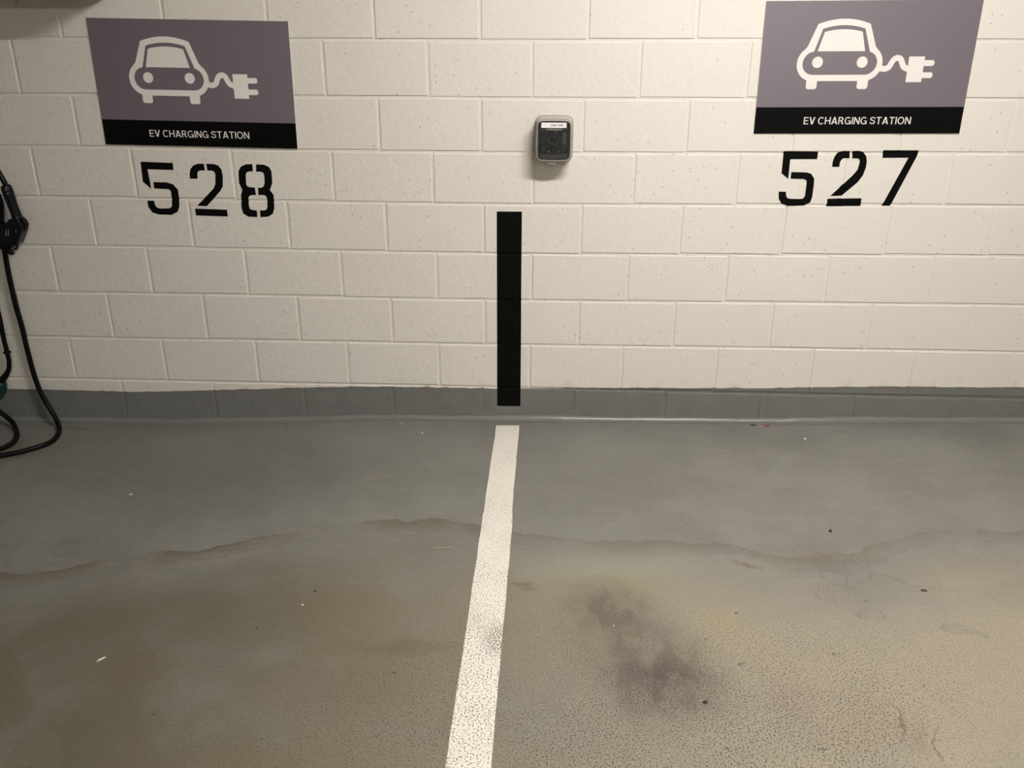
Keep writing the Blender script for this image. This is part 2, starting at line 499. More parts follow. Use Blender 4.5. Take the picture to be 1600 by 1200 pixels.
# measured wander of the head joints (mm, by course) and of the bed joints (mm, along x)
DX = {-1: [(-3, 6), (-2, 1), (-1, 3), (0, -1), (1, -1), (2, -3)],
      0: [(-4.5, 0), (-1.5, 2), (-.5, 0), (.5, -6), (1.5, -2), (2.5, 0)],
      1: [(-4, -1), (-1, 1), (0, -2), (1, -8), (2, -10), (5, 0)],
      2: [(-4.5, -8), (-3.5, -2), (-2.5, 4), (-1.5, 5), (-.5, 5), (1.5, -2), (2.5, -2), (4.5, 6)],
      3: [(-4, -6), (-3, 3), (-2, 7), (-1, 8), (0, 5), (1, -3), (2, -5), (4, 5), (5, 12)],
      4: [(-4.5, -9), (-3.5, -2), (-2.5, 10), (-1.5, 11), (-.5, 9), (.5, 0), (1.5, -6), (2.5, -6), (3.5, -3), (4.5, 8)],
      5: [(-4, -6), (-3, 8), (-2, 12), (-1, 11), (0, 5), (1, 0), (2, -3), (4, -2), (5, 9)],
      6: [(-4.5, -11), (-3.5, 0), (-2.5, 11), (-1.5, 10), (-.5, 5), (.5, -4), (1.5, -11), (2.5, -11), (3.5, -13), (4.5, 2), (5.5, 7)],
      7: [(-4, -14), (-3, 1), (-2, 5), (-1, -1), (0, -6), (1, -12), (2, -16)]}
DZ = [[(-1.61, 4), (-.71, 1), (-.40, 3), (0, -2), (.41, 0), (.60, 2), (1.05, 4), (1.84, 3), (2.01, 4)],
      [(-1.91, 1), (-1.52, 1), (-.72, -3), (-.20, -3), (.12, -7), (.61, -5), (1.05, -3), (1.84, 2), (2.06, 0)],
      [(-1.96, 4), (-1.54, 4), (-.75, -4), (-.39, -5), (.12, -8), (.37, -8), (1.12, -1), (1.71, 3), (2.10, 5)],
      [(-1.93, 4), (-1.46, 4), (-1.20, 0), (-.80, -4), (-.35, -7), (.12, -9), (1.15, -1), (1.52, 5), (2.15, 6)],
      [(-1.94, -1), (-1.64, 3), (-1.23, -1), (-.82, -3), (-.41, -6), (-.01, -9), (.17, -9), (.65, -5), (1.17, 0), (1.43, 3), (2.19, 9)],
      [(-2.10, 4), (-1.85, -1), (-1.53, 1), (-.98, 1), (-.42, -5), (.04, -5), (.66, -4), (1.19, 2), (1.72, 3), (2.24, 6)],
      [(-2.12, 1), (-1.92, -1), (-1.43, -3), (-1.0, 0), (-.43, -1), (.04, -2), (.67, 0), (1.22, 3), (1.75, 4), (2.28, 3)],
      [(-2.13, 3), (-1.84, 4), (-1.46, 3), (-1.02, 2), (-.56, 4), (.01, 1), (.21, 2), (1.24, -1), (2.33, -2)]]

def bed_z(k, x):
    return Z0 - k * BH + (lerp_tab(DZ[k], x) / 1000 if 0 <= k < len(DZ) else 0.0)

def head_x(r, i):
    return i * BW + (lerp_tab(DX[r], i) / 1000 if r in DX else 0.0)

def block_mesh():
    """one block face shell, unit-free: nominal size, arris softened"""
    w_, h_ = BW - 0.0104, BH - 0.0104
    bm = bmesh.new()
    rings = []
    for ins, yy in ((0, 0.03), (0, 0.0026), (0.0010, 0.0008), (0.0030, 0.0)):
        a, b = w_ / 2 - ins, h_ / 2 - ins
        rings.append([bm.verts.new((sx * a, yy, sz * b)) for sx, sz in ((-1, -1), (1, -1), (1, 1), (-1, 1))])
    for p_, q_ in zip(rings, rings[1:]):
        for k in range(4):
            bm.faces.new((p_[k], p_[(k + 1) % 4], q_[(k + 1) % 4], q_[k]))
    bm.faces.new(rings[-1])
    bmesh.ops.recalc_face_normals(bm, faces=bm.faces[:])
    for f in bm.faces:
        if f.normal.y > 0.5:
            f.normal_flip()
    me = bpy.data.meshes.new('block')
    bm.to_mesh(me)
    bm.free()
    me.materials.append(M_WALL)
    return me

def proud(x):
    return -min(0.0080, max(0.0, 0.006 * (x - 0.2)))

BLOCK = block_mesh()
BX0, BX1 = X0, X1
UPV, UPF = [], []
RECTS = []          # (x left, x right, z bottom, z top, y of face)
for r in range(-8, 8):
    half = 0.5 if r % 2 == 0 else 0.0
    i = math.floor(BX0 / BW) - 1 + half
    while i * BW < BX1:
        xl, xr = head_x(r, i) + 0.0052, head_x(r, i + 1) - 0.0052
        i += 1
        xl, xr = max(xl, BX0), min(xr, BX1)
        if xr - xl < 0.05:
            continue
        xc = (xl + xr) / 2
        zt, zb = min(bed_z(r, xc) - 0.0052, CEIL), bed_z(r + 1, xc) + 0.0052
        if r == 7:
            zb = -0.14
        yo = random.uniform(-0.0007, 0.0007)
        if r == 7:
            yo = proud(xc)
        if r < -4:          # courses far above the view: one joined part
            sc = Matrix.Translation((xc, yo, (zt + zb) / 2)) @ Matrix.Diagonal(((xr - xl) / (BW - 0.0104), 1, (zt - zb) / (BH - 0.0104), 1))
            n0 = len(UPV)
            UPV += [sc @ v.co for v in BLOCK.vertices]
            UPF += [tuple(n0 + k for k in pl.vertices) for pl in BLOCK.polygons]
            continue
        o = bpy.data.objects.new('block', BLOCK)
        o.location = (xc, yo, (zt + zb) / 2)
        o.scale = ((xr - xl) / (BW - 0.0104), 1, (zt - zb) / (BH - 0.0104))
        link(o, wall)
        RECTS.append((xl, xr, zb, zt, yo))

mesh_obj('upper_blocks', UPV, UPF, M_WALL, wall)['kind'] = 'stuff'

# mortar of the bottom course, which steps out towards the right
vs, fs = [], []
for k in range(45):
    xx = X0 + (X1 - X0) * k / 44
    vs += [(xx, proud(xx) + 0.0024, -0.15), (xx, proud(xx) + 0.0024, bed_z(7, xx) - 0.006), (xx, 0.012, bed_z(7, xx) - 0.006)]
for k in range(44):
    fs += [(3 * k, 3 * k + 3, 3 * k + 4, 3 * k + 1), (3 * k + 1, 3 * k + 4, 3 * k + 5, 3 * k + 2)]
mesh_obj('mortar', vs, fs, M_WALL, wall)

# cove bead of enamel-painted sealant where wall meets floor
def cove():
    prof = [(0.004, 0.026), (-0.004, 0.0245), (-0.011, 0.020), (-0.0155, 0.012), (-0.017, 0.004), (-0.018, -0.02), (0.004, -0.02)]
    vs, fs = [], []
    n = 260
    for i in range(n + 1):
        x = X0 + (X1 - X0) * i / n
        z = floor_z(x)
        k = 1 + 0.16 * math.sin(x * 7.1) * math.sin(x * 2.3 + 1) + random.uniform(-0.06, 0.06)
        pr = -proud(x)
        for (py, pz) in prof:
            vs.append((x, py * (k if py < 0 else 1) - pr * (1 if py < 0 else 0), z + pz * k))
    m = len(prof)
    for i in range(n):
        for j in range(m):
            a, b = i * m + j, i * m + (j + 1) % m
            fs.append((a, b, b + m, a + m))
    o = mesh_obj('baseboard_back', vs, fs, M_ENAMEL, smooth=True)
    bm = bmesh.new(); bm.from_mesh(o.data); bmesh.ops.recalc_face_normals(bm, faces=bm.faces[:]); bm.to_mesh(o.data); bm.free()
    return struct(o)
cove()

# ------------------------------------------------------------------ ceiling luminaires
def emit_mat(name, strength):
    t = NT(name)
    t.col((0.9, 0.9, 0.88))
    t.put(t.bsdf.inputs['Emission Color'], LAMP_COL)
    t.bsdf.inputs['Emission Strength'].default_value = strength
    return t.mat

LAMP_LABELS = ['white linear ceiling luminaire close to the block wall', 'unseen linear ceiling luminaire added over the parking bays for ambient fill', 'dimmer unseen linear ceiling luminaire added in the far corner for ambient fill']
for k, (lx, ly, lz, st) in enumerate(LAMPS):
    e = tag(empty('ceiling_luminaire', (lx, ly, CEIL)), LAMP_LABELS[k], 'ceiling light', 'linear ceiling luminaires')
    box_obj('housing', (-.62, .62, -.085, .085, lz + 0.035 - CEIL, 0.0), M_HOUSING, e, bev=0.006)
    box_obj('diffuser', (-.60, .60, -.065, .065, lz - CEIL, lz + 0.037 - CEIL), emit_mat('lit_diffuser', st), e)
    for s in (-1, 1):
        box_obj('end_cap', (s * .62 - .012, s * .62 + .012, -.088, .088, lz - 0.004 - CEIL, 0.0), M_HOUSING, e, bev=0.004)

# ------------------------------------------------------------------ paint that follows the blocks and joints
def wall_paint(name, polys, mat, parent=None, thick=0.0006):
    bm = bmesh.new()
    for pl in polys:
        vs = [bm.verts.new((x, 0, z)) for x, z in pl]
        for tri in tessellate_polygon([[Vector((x, z, 0)) for x, z in pl]]):
            try:
                bm.faces.new([vs[k] for k in tri])
            except ValueError:
                pass
    xs = [q[0] for pl in polys for q in pl]
    zs = [q[1] for pl in polys for q in pl]
    bx0, bx1, bz0, bz1 = min(xs), max(xs), min(zs), max(zs)
    cutx, cutz = set(), set()
    for (xl, xr, zb, zt, yo) in RECTS:
        if xr < bx0 - .02 or xl > bx1 + .02 or zt < bz0 - .02 or zb > bz1 + .02:
            continue
        for a in (xl + .003, xl + .001, xl - .0004, xr - .003, xr - .001, xr + .0004):
            cutx.add(round(a, 5))
        for a in (zb + .003, zb + .001, zb - .0004, zt - .003, zt - .001, zt + .0004):
            cutz.add(round(a, 5))
    for a in cutx:
        if bx0 < a < bx1:
            bmesh.ops.bisect_plane(bm, geom=bm.verts[:] + bm.edges[:] + bm.faces[:], plane_co=(a, 0, 0), plane_no=(1, 0, 0))
    for a in cutz:
        if bz0 < a < bz1:
            bmesh.ops.bisect_plane(bm, geom=bm.verts[:] + bm.edges[:] + bm.faces[:], plane_co=(0, 0, a), plane_no=(0, 0, 1))
    for v in bm.verts:
        yy = MORTAR - thick
        for (xl, xr, zb, zt, yo) in RECTS:
            if xl - .0003 <= v.co.x <= xr + .0003 and zb - .0003 <= v.co.z <= zt + .0003:
                ins = min(v.co.x - xl, xr - v.co.x, v.co.z - zb, zt - v.co.z)
                yy = yo - thick + (0.0 if ins > 0.0028 else 0.0008 * (0.003 - ins) / 0.002)
                break
        v.co.y = yy
    for f in bm.faces:
        f.normal_update()
        if f.normal.y > 0:
            f.normal_flip()
    # give the coat its thickness
    ret = bmesh.ops.extrude_face_region(bm, geom=bm.faces[:])
    top = [g for g in ret['geom'] if isinstance(g, bmesh.types.BMVert)]
    for v in top:
        v.co.y -= 0.0004
    return bm_obj(name, bm, mat, parent)

DIG = {"L5":[[[-1388,1122],[-1255,1118],[-1257,1090],[-1364,1092],[-1361,1014],[-1391,1042]],[[-1348,1041],[-1292,1040],[-1266,1032],[-1250,1010],[-1250,981],[-1254,944],[-1264,921],[-1291,907],[-1346,908],[-1372,916],[-1386,939],[-1386,965],[-1358,965],[-1356,947],[-1350,937],[-1338,933],[-1300,934],[-1289,938],[-1284,948],[-1280,997],[-1282,1008],[-1292,1013],[-1348,1015]]],"L2":[[[-1128,1116],[-1152,1116],[-1172,1109],[-1186,1094],[-1191,1078],[-1194,1056],[-1162,1056],[-1159,1079],[-1155,1086],[-1145,1089],[-1127,1089]],[[-1118,1116],[-1086,1115],[-1069,1109],[-1058,1093],[-1056,1068],[-1061,1026],[-1076,1005],[-1138,945],[-1179,946],[-1101,1017],[-1091,1035],[-1086,1071],[-1088,1083],[-1097,1089],[-1116,1089]],[[-1190,934],[-1056,931],[-1056,903],[-1189,906]]],"L8":[[[-929,1116],[-955,1115],[-977,1106],[-989,1088],[-993,1040],[-982,1012],[-990,992],[-994,939],[-989,916],[-970,903],[-932,902],[-931,929],[-950,931],[-960,936],[-962,947],[-961,980],[-955,989],[-946,992],[-928,992],[-929,1022],[-952,1024],[-961,1028],[-964,1040],[-961,1072],[-956,1083],[-945,1087],[-930,1087]],[[-914,1115],[-882,1114],[-862,1105],[-854,1089],[-855,1041],[-868,1013],[-855,993],[-857,940],[-865,917],[-886,904],[-919,902],[-918,930],[-900,930],[-890,934],[-885,946],[-884,980],[-887,989],[-895,993],[-918,992],[-916,1022],[-902,1022],[-892,1028],[-887,1041],[-885,1071],[-888,1082],[-897,1086],[-917,1086]]],"R5":[[[1184,1183],[1318,1181],[1316,1153],[1213,1152],[1214,1076],[1185,1098]],[[1223,1103],[1283,1102],[1301,1097],[1315,1078],[1317,1060],[1317,1007],[1312,985],[1289,971],[1225,969],[1199,979],[1186,998],[1183,1026],[1211,1026],[1215,1008],[1221,1000],[1232,998],[1272,998],[1282,1000],[1288,1010],[1288,1060],[1286,1070],[1276,1076],[1223,1077]]],"R2":[[[1439,1185],[1412,1185],[1393,1178],[1382,1164],[1378,1145],[1378,1124],[1406,1124],[1406,1140],[1410,1151],[1417,1157],[1440,1157]],[[1448,1185],[1474,1186],[1492,1180],[1504,1165],[1509,1146],[1509,1122],[1502,1092],[1485,1065],[1430,1012],[1387,1011],[1461,1090],[1478,1114],[1482,1142],[1480,1152],[1473,1157],[1451,1157]],[[1378,1000],[1510,1003],[1512,972],[1377,970]]],"R7":[[[1565,1189],[1701,1189],[1700,1175],[1627,974],[1594,974],[1666,1161],[1567,1160]]]}
def mm(pl):
    return [(a / 1000, b / 1000) for a, b in pl]
for key, glyphs, lab in (('528', ('L5', 'L2', 'L8'), 'black stencilled bay number 528 below the sign nearer the charging cables'), ('527', ('R5', 'R2', 'R7'), 'black stencilled bay number 527 ending in a seven, right of the wall sensor')):
    e = tag(empty('bay_number'), lab, 'number', 'stencilled bay numbers')
    for g in glyphs:
        wall_paint('digit_' + {'5': 'five', '2': 'two', '8': 'eight', '7': 'seven'}[g[1]], [mm(pl) for pl in DIG[g]], M_BLACKPAINT, e)

bar = wall_paint('bay_divider_stripe', [[(.0595, .9357), (.1620, .9362), (.1609, .62), (.1612, .35), (.1604, .0730), (.0570, .0722), (.0583, .35), (.0588, .62)]], M_BLACKPAINT, None, 0.0009)
tag(bar, 'tall black stripe painted down the block wall between the two bays', 'wall stripe')

# ------------------------------------------------------------------ charging signs
def flat_mesh(name, polys, y, mat, parent, th=0.0003):
    """printed shapes as a thin film; polys = list of [outline, hole, ...]"""
    bm = bmesh.new()
    for loops in polys:
        ls = [[Vector((a, b, 0)) for a, b in lp] for lp in loops]
        vs = [bm.verts.new((q.x, y, q.y)) for lp in ls for q in lp]
        for tri in tessellate_polygon(ls):
            try:
                bm.faces.new([vs[k] for k in tri])
            except ValueError:
                pass
    for f in bm.faces:
        f.normal_update()
        if f.normal.y > 0:
            f.normal_flip()
    ret = bmesh.ops.extrude_face_region(bm, geom=bm.faces[:])
    for g in ret['geom']:
        if isinstance(g, bmesh.types.BMVert):
            g.co.y -= th
    return bm_obj(name, bm, mat, parent)

def arc(cx, cz, r, a0, a1, n=14):
    return [(cx + r * math.cos(math.radians(a0 + (a1 - a0) * k / n)), cz + r * math.sin(math.radians(a0 + (a1 - a0) * k / n))) for k in range(n + 1)]

def bow(a, b, rise, n=10):
    """shallow roof curve from a to b"""
    return [(a[0] + (b[0] - a[0]) * k / n, a[1] + (b[1] - a[1]) * k / n + rise * 4 * (k / n) * (1 - k / n)) for k in range(n + 1)]

def rrect(x0, x1, z0, z1, r, corners=(1, 1, 1, 1), n=5):
    """corners: lower left, lower right, upper right, upper left"""
    out = []
    for (cx, cz, a0, on) in ((x0, z0, 180, corners[0]), (x1, z0, 270, corners[1]), (x1, z1, 0, corners[2]), (x0, z1, 90, corners[3])):
        if on:
            sx = 1 if cx == x0 else -1
            sz = 1 if cz == z0 else -1
            out += arc(cx + sx * r, cz + sz * r, r, a0, a0 + 90, n)
        else:
            out.append((cx, cz))
    return out

def stroke(pts, wd):
    P = catmull([(a, b, 0) for a, b in pts], 5)
    L, R = [], []
    for i, q in enumerate(P):
        t = (P[min(i + 1, len(P) - 1)] - P[max(i - 1, 0)]).normalized()
        n_ = Vector((-t.y, t.x, 0)) * wd / 2
        L.append((q.x + n_.x, q.y + n_.y))
        R.append((q.x - n_.x, q.y - n_.y))
    return L + R[::-1]

T_ = 0.122
def _rect(a, b, c, d):
    return [(a, c), (b, c), (b, d), (a, d)]
def _ell(cx, cz, rx, rz, a0, a1, n=26):
    o, i_ = [], []
    for k in range(n + 1):
        a = math.radians(a0 + (a1 - a0) * k / n)
        o.append((cx + rx * math.cos(a), cz + rz * math.sin(a)))
        i_.append((cx + (rx - T_) * math.cos(a), cz + (rz - T_) * math.sin(a)))
    return o + i_[::-1]
GLYPHS = {
    'E': (0.54, [_rect(0, T_, 0, 1), _rect(T_, .54, 1 - T_, 1), _rect(T_, .50, .44, .44 + T_), _rect(T_, .54, 0, T_)]),
    'V': (0.68, [[(0, 1), (.155, 1), (.34, .21), (.525, 1), (.68, 1), (.42, 0), (.26, 0)]]),
    'C': (0.70, [_ell(.37, .5, .37, .515, 42, 318)]),
    'H': (0.66, [_rect(0, T_, 0, 1), _rect(.66 - T_, .66, 0, 1), _rect(T_, .66 - T_, .44, .44 + T_)]),
    'A': (0.70, [[(0, 0), (.27, 1), (.43, 1), (.70, 0), (.548, 0), (.35, .79), (.152, 0)], _rect(.18, .52, .22, .22 + T_ * .9)]),
    'R': (0.63, [_rect(0, T_, 0, 1), stroke([(T_, 1 - T_ / 2), (.30, 1 - T_ / 2), (.43, .90), (.495, .80), (.50, .71), (.47, .60), (.40, .53), (.30, .505), (T_, .505)], T_), [(.28, .46), (.44, .46), (.63, 0), (.47, 0)]]),
    'G': (0.74, [_ell(.37, .5, .37, .515, 42, 345), _rect(.40, .735, .40, .40 + T_ * .9), _rect(.735 - T_, .735, 0, .45)]),
    'I': (T_, [_rect(0, T_, 0, 1)]),
    'N': (0.67, [_rect(0, T_, 0, 1), _rect(.67 - T_, .67, 0, 1), [(0, 1), (.15, 1), (.67, 0), (.52, 0)]]),
    'S': (0.62, [stroke([(.555, .74), (.51, .87), (.40, .935), (.29, .945), (.16, .90), (.085, .80), (.09, .70), (.16, .60), (.30, .54), (.44, .48), (.53, .40), (.55, .28), (.50, .15), (.38, .075), (.29, .06), (.16, .10), (.08, .18), (.055, .29)], T_)]),
    'T': (0.62, [_rect(0, .62, 1 - T_, 1), _rect(.31 - T_ / 2, .31 + T_ / 2, 0, 1 - T_)]),
    'O': (0.78, [_ell(.39, .5, .39, .515, 0, 360, 36)]),
}
def lettering(body, x0, x1, z0, z1, y, mat, parent):
    polys, x = [], 0.0
    for ch in body:
        if ch == ' ':
            x += 0.24
            continue
        w_, ps = GLYPHS[ch]
        polys += [[(a + x, b) for a, b in pl] for pl in ps]
        x += w_ + 0.115
    x -= 0.115
    sx, sz = (x1 - x0) / x, z1 - z0
    return flat_mesh('lettering', [[[(x0 + a * sx, z0 + b * sz) for a, b in pl]] for pl in polys], y, mat, parent)

def scale_poly(pl):
    return [(a / 1000, b / 1000) for a, b in pl]

def charging_sign(cx, cz, ang, label):
    e = tag(empty('charging_sign', (cx, 0, cz)), label, 'sign', 'charging station signs')
    e.rotation_euler = (0, -ang, 0)
    W_, H_, F_ = 0.782, 0.471, -0.0046
    box_obj('panel', (-W_ / 2, W_ / 2, F_, -0.0012, 0, H_), M_SIGNEDGE, e, bev=0.0006, seg=1)
    flat_mesh('grey_field', [[[(-W_ / 2 + .0008, .098), (W_ / 2 - .0008, .098), (W_ / 2 - .0008, H_ - .0008), (-W_ / 2 + .0008, H_ - .0008)]]], F_ - 0.00005, M_SIGN, e, 0.0002)
    flat_mesh('black_band', [[[(-W_ / 2 + .0008, .0008), (W_ / 2 - .0008, .0008), (W_ / 2 - .0008, .098), (-W_ / 2 + .0008, .098)]]], F_ - 0.00005, M_SIGNBLACK, e, 0.0002)
    y = F_ - 0.0003
    outer = [(-222, 313)] + bow((-192, 391), (-2, 391), 18) + [(28, 313)] + arc(-1, 254, 62, 62, -90, 16)[1:] + arc(-193, 254, 62, 270, 118, 16)[:-1]
    inner = [(-196, 296.5)] + bow((-173, 375), (-19, 375), 12) + [(9, 296)] + arc(0, 255, 41, 78, -90, 14) + arc(-193, 255, 41, 270, 94, 14)
    glass = [(-183, 297)] + bow((-165, 364), (-27, 364), 9) + [(-9, 297)]
    polys = [[scale_poly(outer), scale_poly(inner)], [scale_poly(glass)],
             [scale_poly(arc(-179, 258.5, 20, 0, 345, 23))], [scale_poly(arc(-14, 258.5, 20, 0, 345, 23))]]
    flat_mesh('car_symbol', polys, y, M_SIGNWHITE, e)
    for fx in (-192, -2.5):
        flat_mesh('wheel_symbol', [[scale_poly(rrect(fx - 20, fx + 20, 163, 198, 9, (1, 1, 0, 0)))]], y - 0.00003, M_SIGNWHITE, e)
    flat_mesh('cord_symbol', [[scale_poly(stroke([(50, 238), (60, 236), (73, 234.5), (87, 241), (94, 255), (102, 268), (114, 273), (126, 268), (134, 254), (142, 241), (159, 233)], 20.5))]], y - 0.00006, M_SIGNWHITE, e)
    plug = flat_mesh('plug_symbol', [[scale_poly([(156, 277.5), (214, 277.5), (214, 187), (156.5, 187)])]], y - 0.00009, M_SIGNWHITE, e)
    for z0_ in (244, 201.5):
        flat_mesh('prong', [[scale_poly(rrect(212, 252, z0_, z0_ + 20.5, 9, (0, 1, 1, 0)))]], y - 0.00003, M_SIGNWHITE, e)
    lettering('EV CHARGING STATION', -.204, .200, .0350, .0615, y, M_SIGNWHITE, e)
    return e

charging_sign(-1.1275, 1.183, -0.0150, 'darker tilted grey and black EV charging station sign left of the sensor, above 528')
charging_sign(1.4495, 1.2505, 0.0072, 'brighter grey and black EV charging station sign right of the sensor, above 527')

# ------------------------------------------------------------------ white bay line on the floor
def bay_line():
    vs, fs = [], []
    ys = [-0.053 - 0.06 * k for k in range(90)]
    for k, yy in enumerate(ys):
        for xx in (0.0565, 0.1585 if yy > -0.8 else 0.164):
            jit = random.uniform(-0.0012, 0.0012)
            vs.append((xx + jit, yy, floor_z(xx) + 0.0008))
            vs.append((xx + jit, yy, floor_z(xx) - 0.0005))
    for k in range(len(ys) - 1):
        a, b = 4 * k, 4 * k + 4
        fs += [(a, a + 2, b + 2, b), (a, b, b + 1, a + 1), (a + 2, a + 3, b + 3, b + 2)]
    fs += [(0, 1, 3, 2)]
    o = mesh_obj('bay_line', vs, fs, M_LINE)
    bm = bmesh.new(); bm.from_mesh(o.data)
    for f in bm.faces:
        f.normal_update()
        if f.normal.z < -0.5:
            f.normal_flip()
    bm.to_mesh(o.data); bm.free()
    return tag(o, 'worn white bay line painted on the grey floor', 'floor line')
bay_line()

# ------------------------------------------------------------------ wall sensor under a clear cover
def clear_mat(name, tint, body, opaque, rough):
    """thin clear moulding: light passes through, surface reflects by Fresnel, with a little milky body"""
    t = NT(name, rough, 0.5)
    t.col(body)
    tr = t.n('ShaderNodeBsdfTransparent')
    tr.inputs[0].default_value = (*tint, 1)
    mx = t.n('ShaderNodeMixShader')
    fr = t.n('ShaderNodeFresnel')
    fr.inputs['IOR'].default_value = 1.5
    t.put(mx.inputs[0], t.m('ADD', t.m('MULTIPLY', fr.outputs[0], 0.8), opaque, clamp=True))
    t.t.links.new(tr.outputs[0], mx.inputs[1])
    t.t.links.new(t.bsdf.outputs[0], mx.inputs[2])
    t.t.links.new(mx.outputs[0], t.t.nodes['Material Output'].inputs['Surface'])
    return t.mat

M_CLEAR = clear_mat('clear_polycarbonate', (0.95, 0.95, 0.93), (0.5, 0.5, 0.48), 0.0, 0.06)
M_FROST = clear_mat('milky_polycarbonate_edge', (0.92, 0.91, 0.87), (0.62, 0.59, 0.54), 0.34, 0.22)
M_SBLACK = plain('black_sensor_plastic', (0.006, 0.006, 0.006), 0.4, 0.3, var=0.3, scale=60)
M_SGREY = plain('smoky_grey_plastic', (0.32, 0.31, 0.28), 0.4, 0.4, var=0.1, scale=80)
M_SMOKE = clear_mat('smoky_clear_visor', (0.66, 0.65, 0.60), (0.30, 0.29, 0.26), 0.30, 0.25)
M_SDARK = plain('charcoal_sensor_plastic', (0.03, 0.03, 0.03), 0.35, 0.4, var=0.4, scale=90)
M_LABEL = plain('white_label_paper', (0.82, 0.80, 0.78), 0.6, 0.3, var=0.02)
M_PRINT = plain('grey_label_ink', (0.22, 0.21, 0.21), 0.6, 0.2)
M_BLUE = plain('slate_blue_reflection', (0.07, 0.085, 0.11), 0.15, 0.5, var=0.2)

def bulged(w_, h_, r, bulge, n=7):
    """rounded square outline with slightly bowed sides"""
    pts = rrect(-w_ / 2, w_ / 2, -h_ / 2, h_ / 2, r, n=n)
    out = []
    full = []
    for a, b in zip(pts, pts[1:] + pts[:1]):
        full.append(a)
        L_ = math.hypot(b[0] - a[0], b[1] - a[1])
        k = 6 if L_ > 0.05 else 1
        for j in range(1, k):
            full.append((a[0] + (b[0] - a[0]) * j / k, a[1] + (b[1] - a[1]) * j / k))
    for (x, z) in full:
        out.append((x * (1 + bulge * (1 - min(1, (2 * z / h_) ** 2))), z * (1 + bulge * (1 - min(1, (2 * x / w_) ** 2)))))
    return out

def loft(name, rings, mat, parent, cap0=False, cap1=False):
    bm = bmesh.new()
    R = [[bm.verts.new((x, y, z)) for x, z in ring] for ring, y in rings]
    n = len(R[0])
    for a, b in zip(R, R[1:]):
        for k in range(n):
            bm.faces.new((a[k], a[(k + 1) % n], b[(k + 1) % n], b[k]))
    if cap0:
        bm.faces.new(R[0])
    if cap1:
        bm.faces.new(R[-1][::-1])
    return bm_obj(name, bm, mat, parent, smooth=False)

sen = tag(empty('wall_sensor', (0.286, 0, 1.2265)), 'black wall sensor with white label under a clear plastic cover', 'sensor')
SW, SH, SD = 0.141, 0.160, -0.098
B = lambda ins, bl=0.03: bulged(SW - 2 * ins, SH - 2 * ins, max(0.004, 0.020 - ins * 0.6), bl)
loft('cover_frame', [(B(-.003), 0.0), (B(-.003), -.004), (B(0), -.006), (B(.001), SD + .012), (B(.0025), SD + .004), (B(.006), SD), (B(.0095), SD), (B(.0095), SD + .004), (B(.0055), SD + .010), (B(.0045), -.006), (B(.0045), 0.0)], M_FROST, sen)
loft('cover_window', [(B(.0096), SD + .0045), (B(.0096), SD + .001), (B(.0125), SD - .0005)], M_CLEAR, sen, cap0=True, cap1=True)
loft('back_plate', [(B(.006), 0.0), (B(.006), -.006), (B(.008), -.008)], M_SGREY, sen, cap0=True, cap1=True)
body = loft('sensor_body', [(rrect(-.056, .056, -.062, .066, .008), -.007), (rrect(-.055, .055, -.060, .065, .008), -.048), (rrect(-.051, .051, -.056, .060, .008), -.053)], M_SBLACK, sen, cap0=True, cap1=True)
# dished face: ring, dome, four raised corners, screws
bm = bmesh.new()
bmesh.ops.create_cone(bm, cap_ends=True, segments=28, radius1=.030, radius2=.024, depth=.006, matrix=Matrix.Translation((0, -.056, .002)) @ Matrix.Rotation(math.radians(90), 4, 'X'))
bm_obj('sounder_ring', bm, M_SDARK, body)
bm = bmesh.new()
bmesh.ops.create_uvsphere(bm, u_segments=18, v_segments=9, radius=.016, matrix=Matrix.Translation((0, -.057, .002)) @ Matrix.Diagonal((1, .5, 1, 1)))
bm_obj('sounder_dome', bm, M_SBLACK, body, smooth=True)
for sx in (-1, 1):
    for sz in (-1, 1):
        bm = bmesh.new()
        add_box(bm, sx * .040 - .009, sx * .040 + .009, -.0575, -.050, .002 + sz * .040 - .009, .002 + sz * .040 + .009, bev=.003)
        bm_obj('corner_lug', bm, M_SDARK, body)
for px, pz in ((-.019, -.046), (.019, -.046), (-.028, .036), (.008, .028), (.019, .006)):
    bm = bmesh.new()
    add_cyl(bm, (px, -.0545, pz), (0, -1, 0), .0030, .005, 12)
    bm_obj('screw', bm, M_STEEL, body)
loft('side_reflection', [(rrect(.030, .050, -.026, .030, .009), -.050), (rrect(.032, .049, -.022, .027, .008), -.0565)], M_BLUE, body, cap0=True, cap1=True)  # slate-blue piece standing in for a crescent reflection on the black face
loft('lower_visor', [(rrect(-.056, .056, -.0735, -.054, .006), -.010), (rrect(-.056, .056, -.0735, -.054, .006), -.060), (rrect(-.052, .052, -.072, -.056, .006), -.063)], M_SMOKE, sen, cap0=True, cap1=True)
loft('upper_visor', [(rrect(-.050, .050, .034, .048, .006), -.010), (rrect(-.050, .050, .034, .048, .006), -.056)], M_SGREY, sen, cap0=True, cap1=True)
lab = box_obj('label', (-.049, .047, SD - .0012, SD - .0004, .0470, .0665), M_LABEL, sen, bev=.0003, seg=1)
# the print is too small to read in the photograph: two short grey words
bm = bmesh.new()
for a, b in ((-.012, -.0095), (-.008, -.0045), (-.003, -.001), (.0005, .004), (.0055, .0085), (.0155, .019), (.0205, .0225), (.024, .0275), (.029, .0325)):
    add_box(bm, a, b, SD - .0016, SD - .0011, .0540, .0600)
bm_obj('print', bm, M_PRINT, lab)
tabo = box_obj('clip_tab', (-.022, .009, -.088, -.060, -.092, -.078), M_FROST, sen, bev=.002)

# ------------------------------------------------------------------ charging cables at the left
def P3(lst, y):
    return [(x, y, z) for x, z in lst]

CR = 0.0108
FZ = lambda x: floor_z(x) + CR

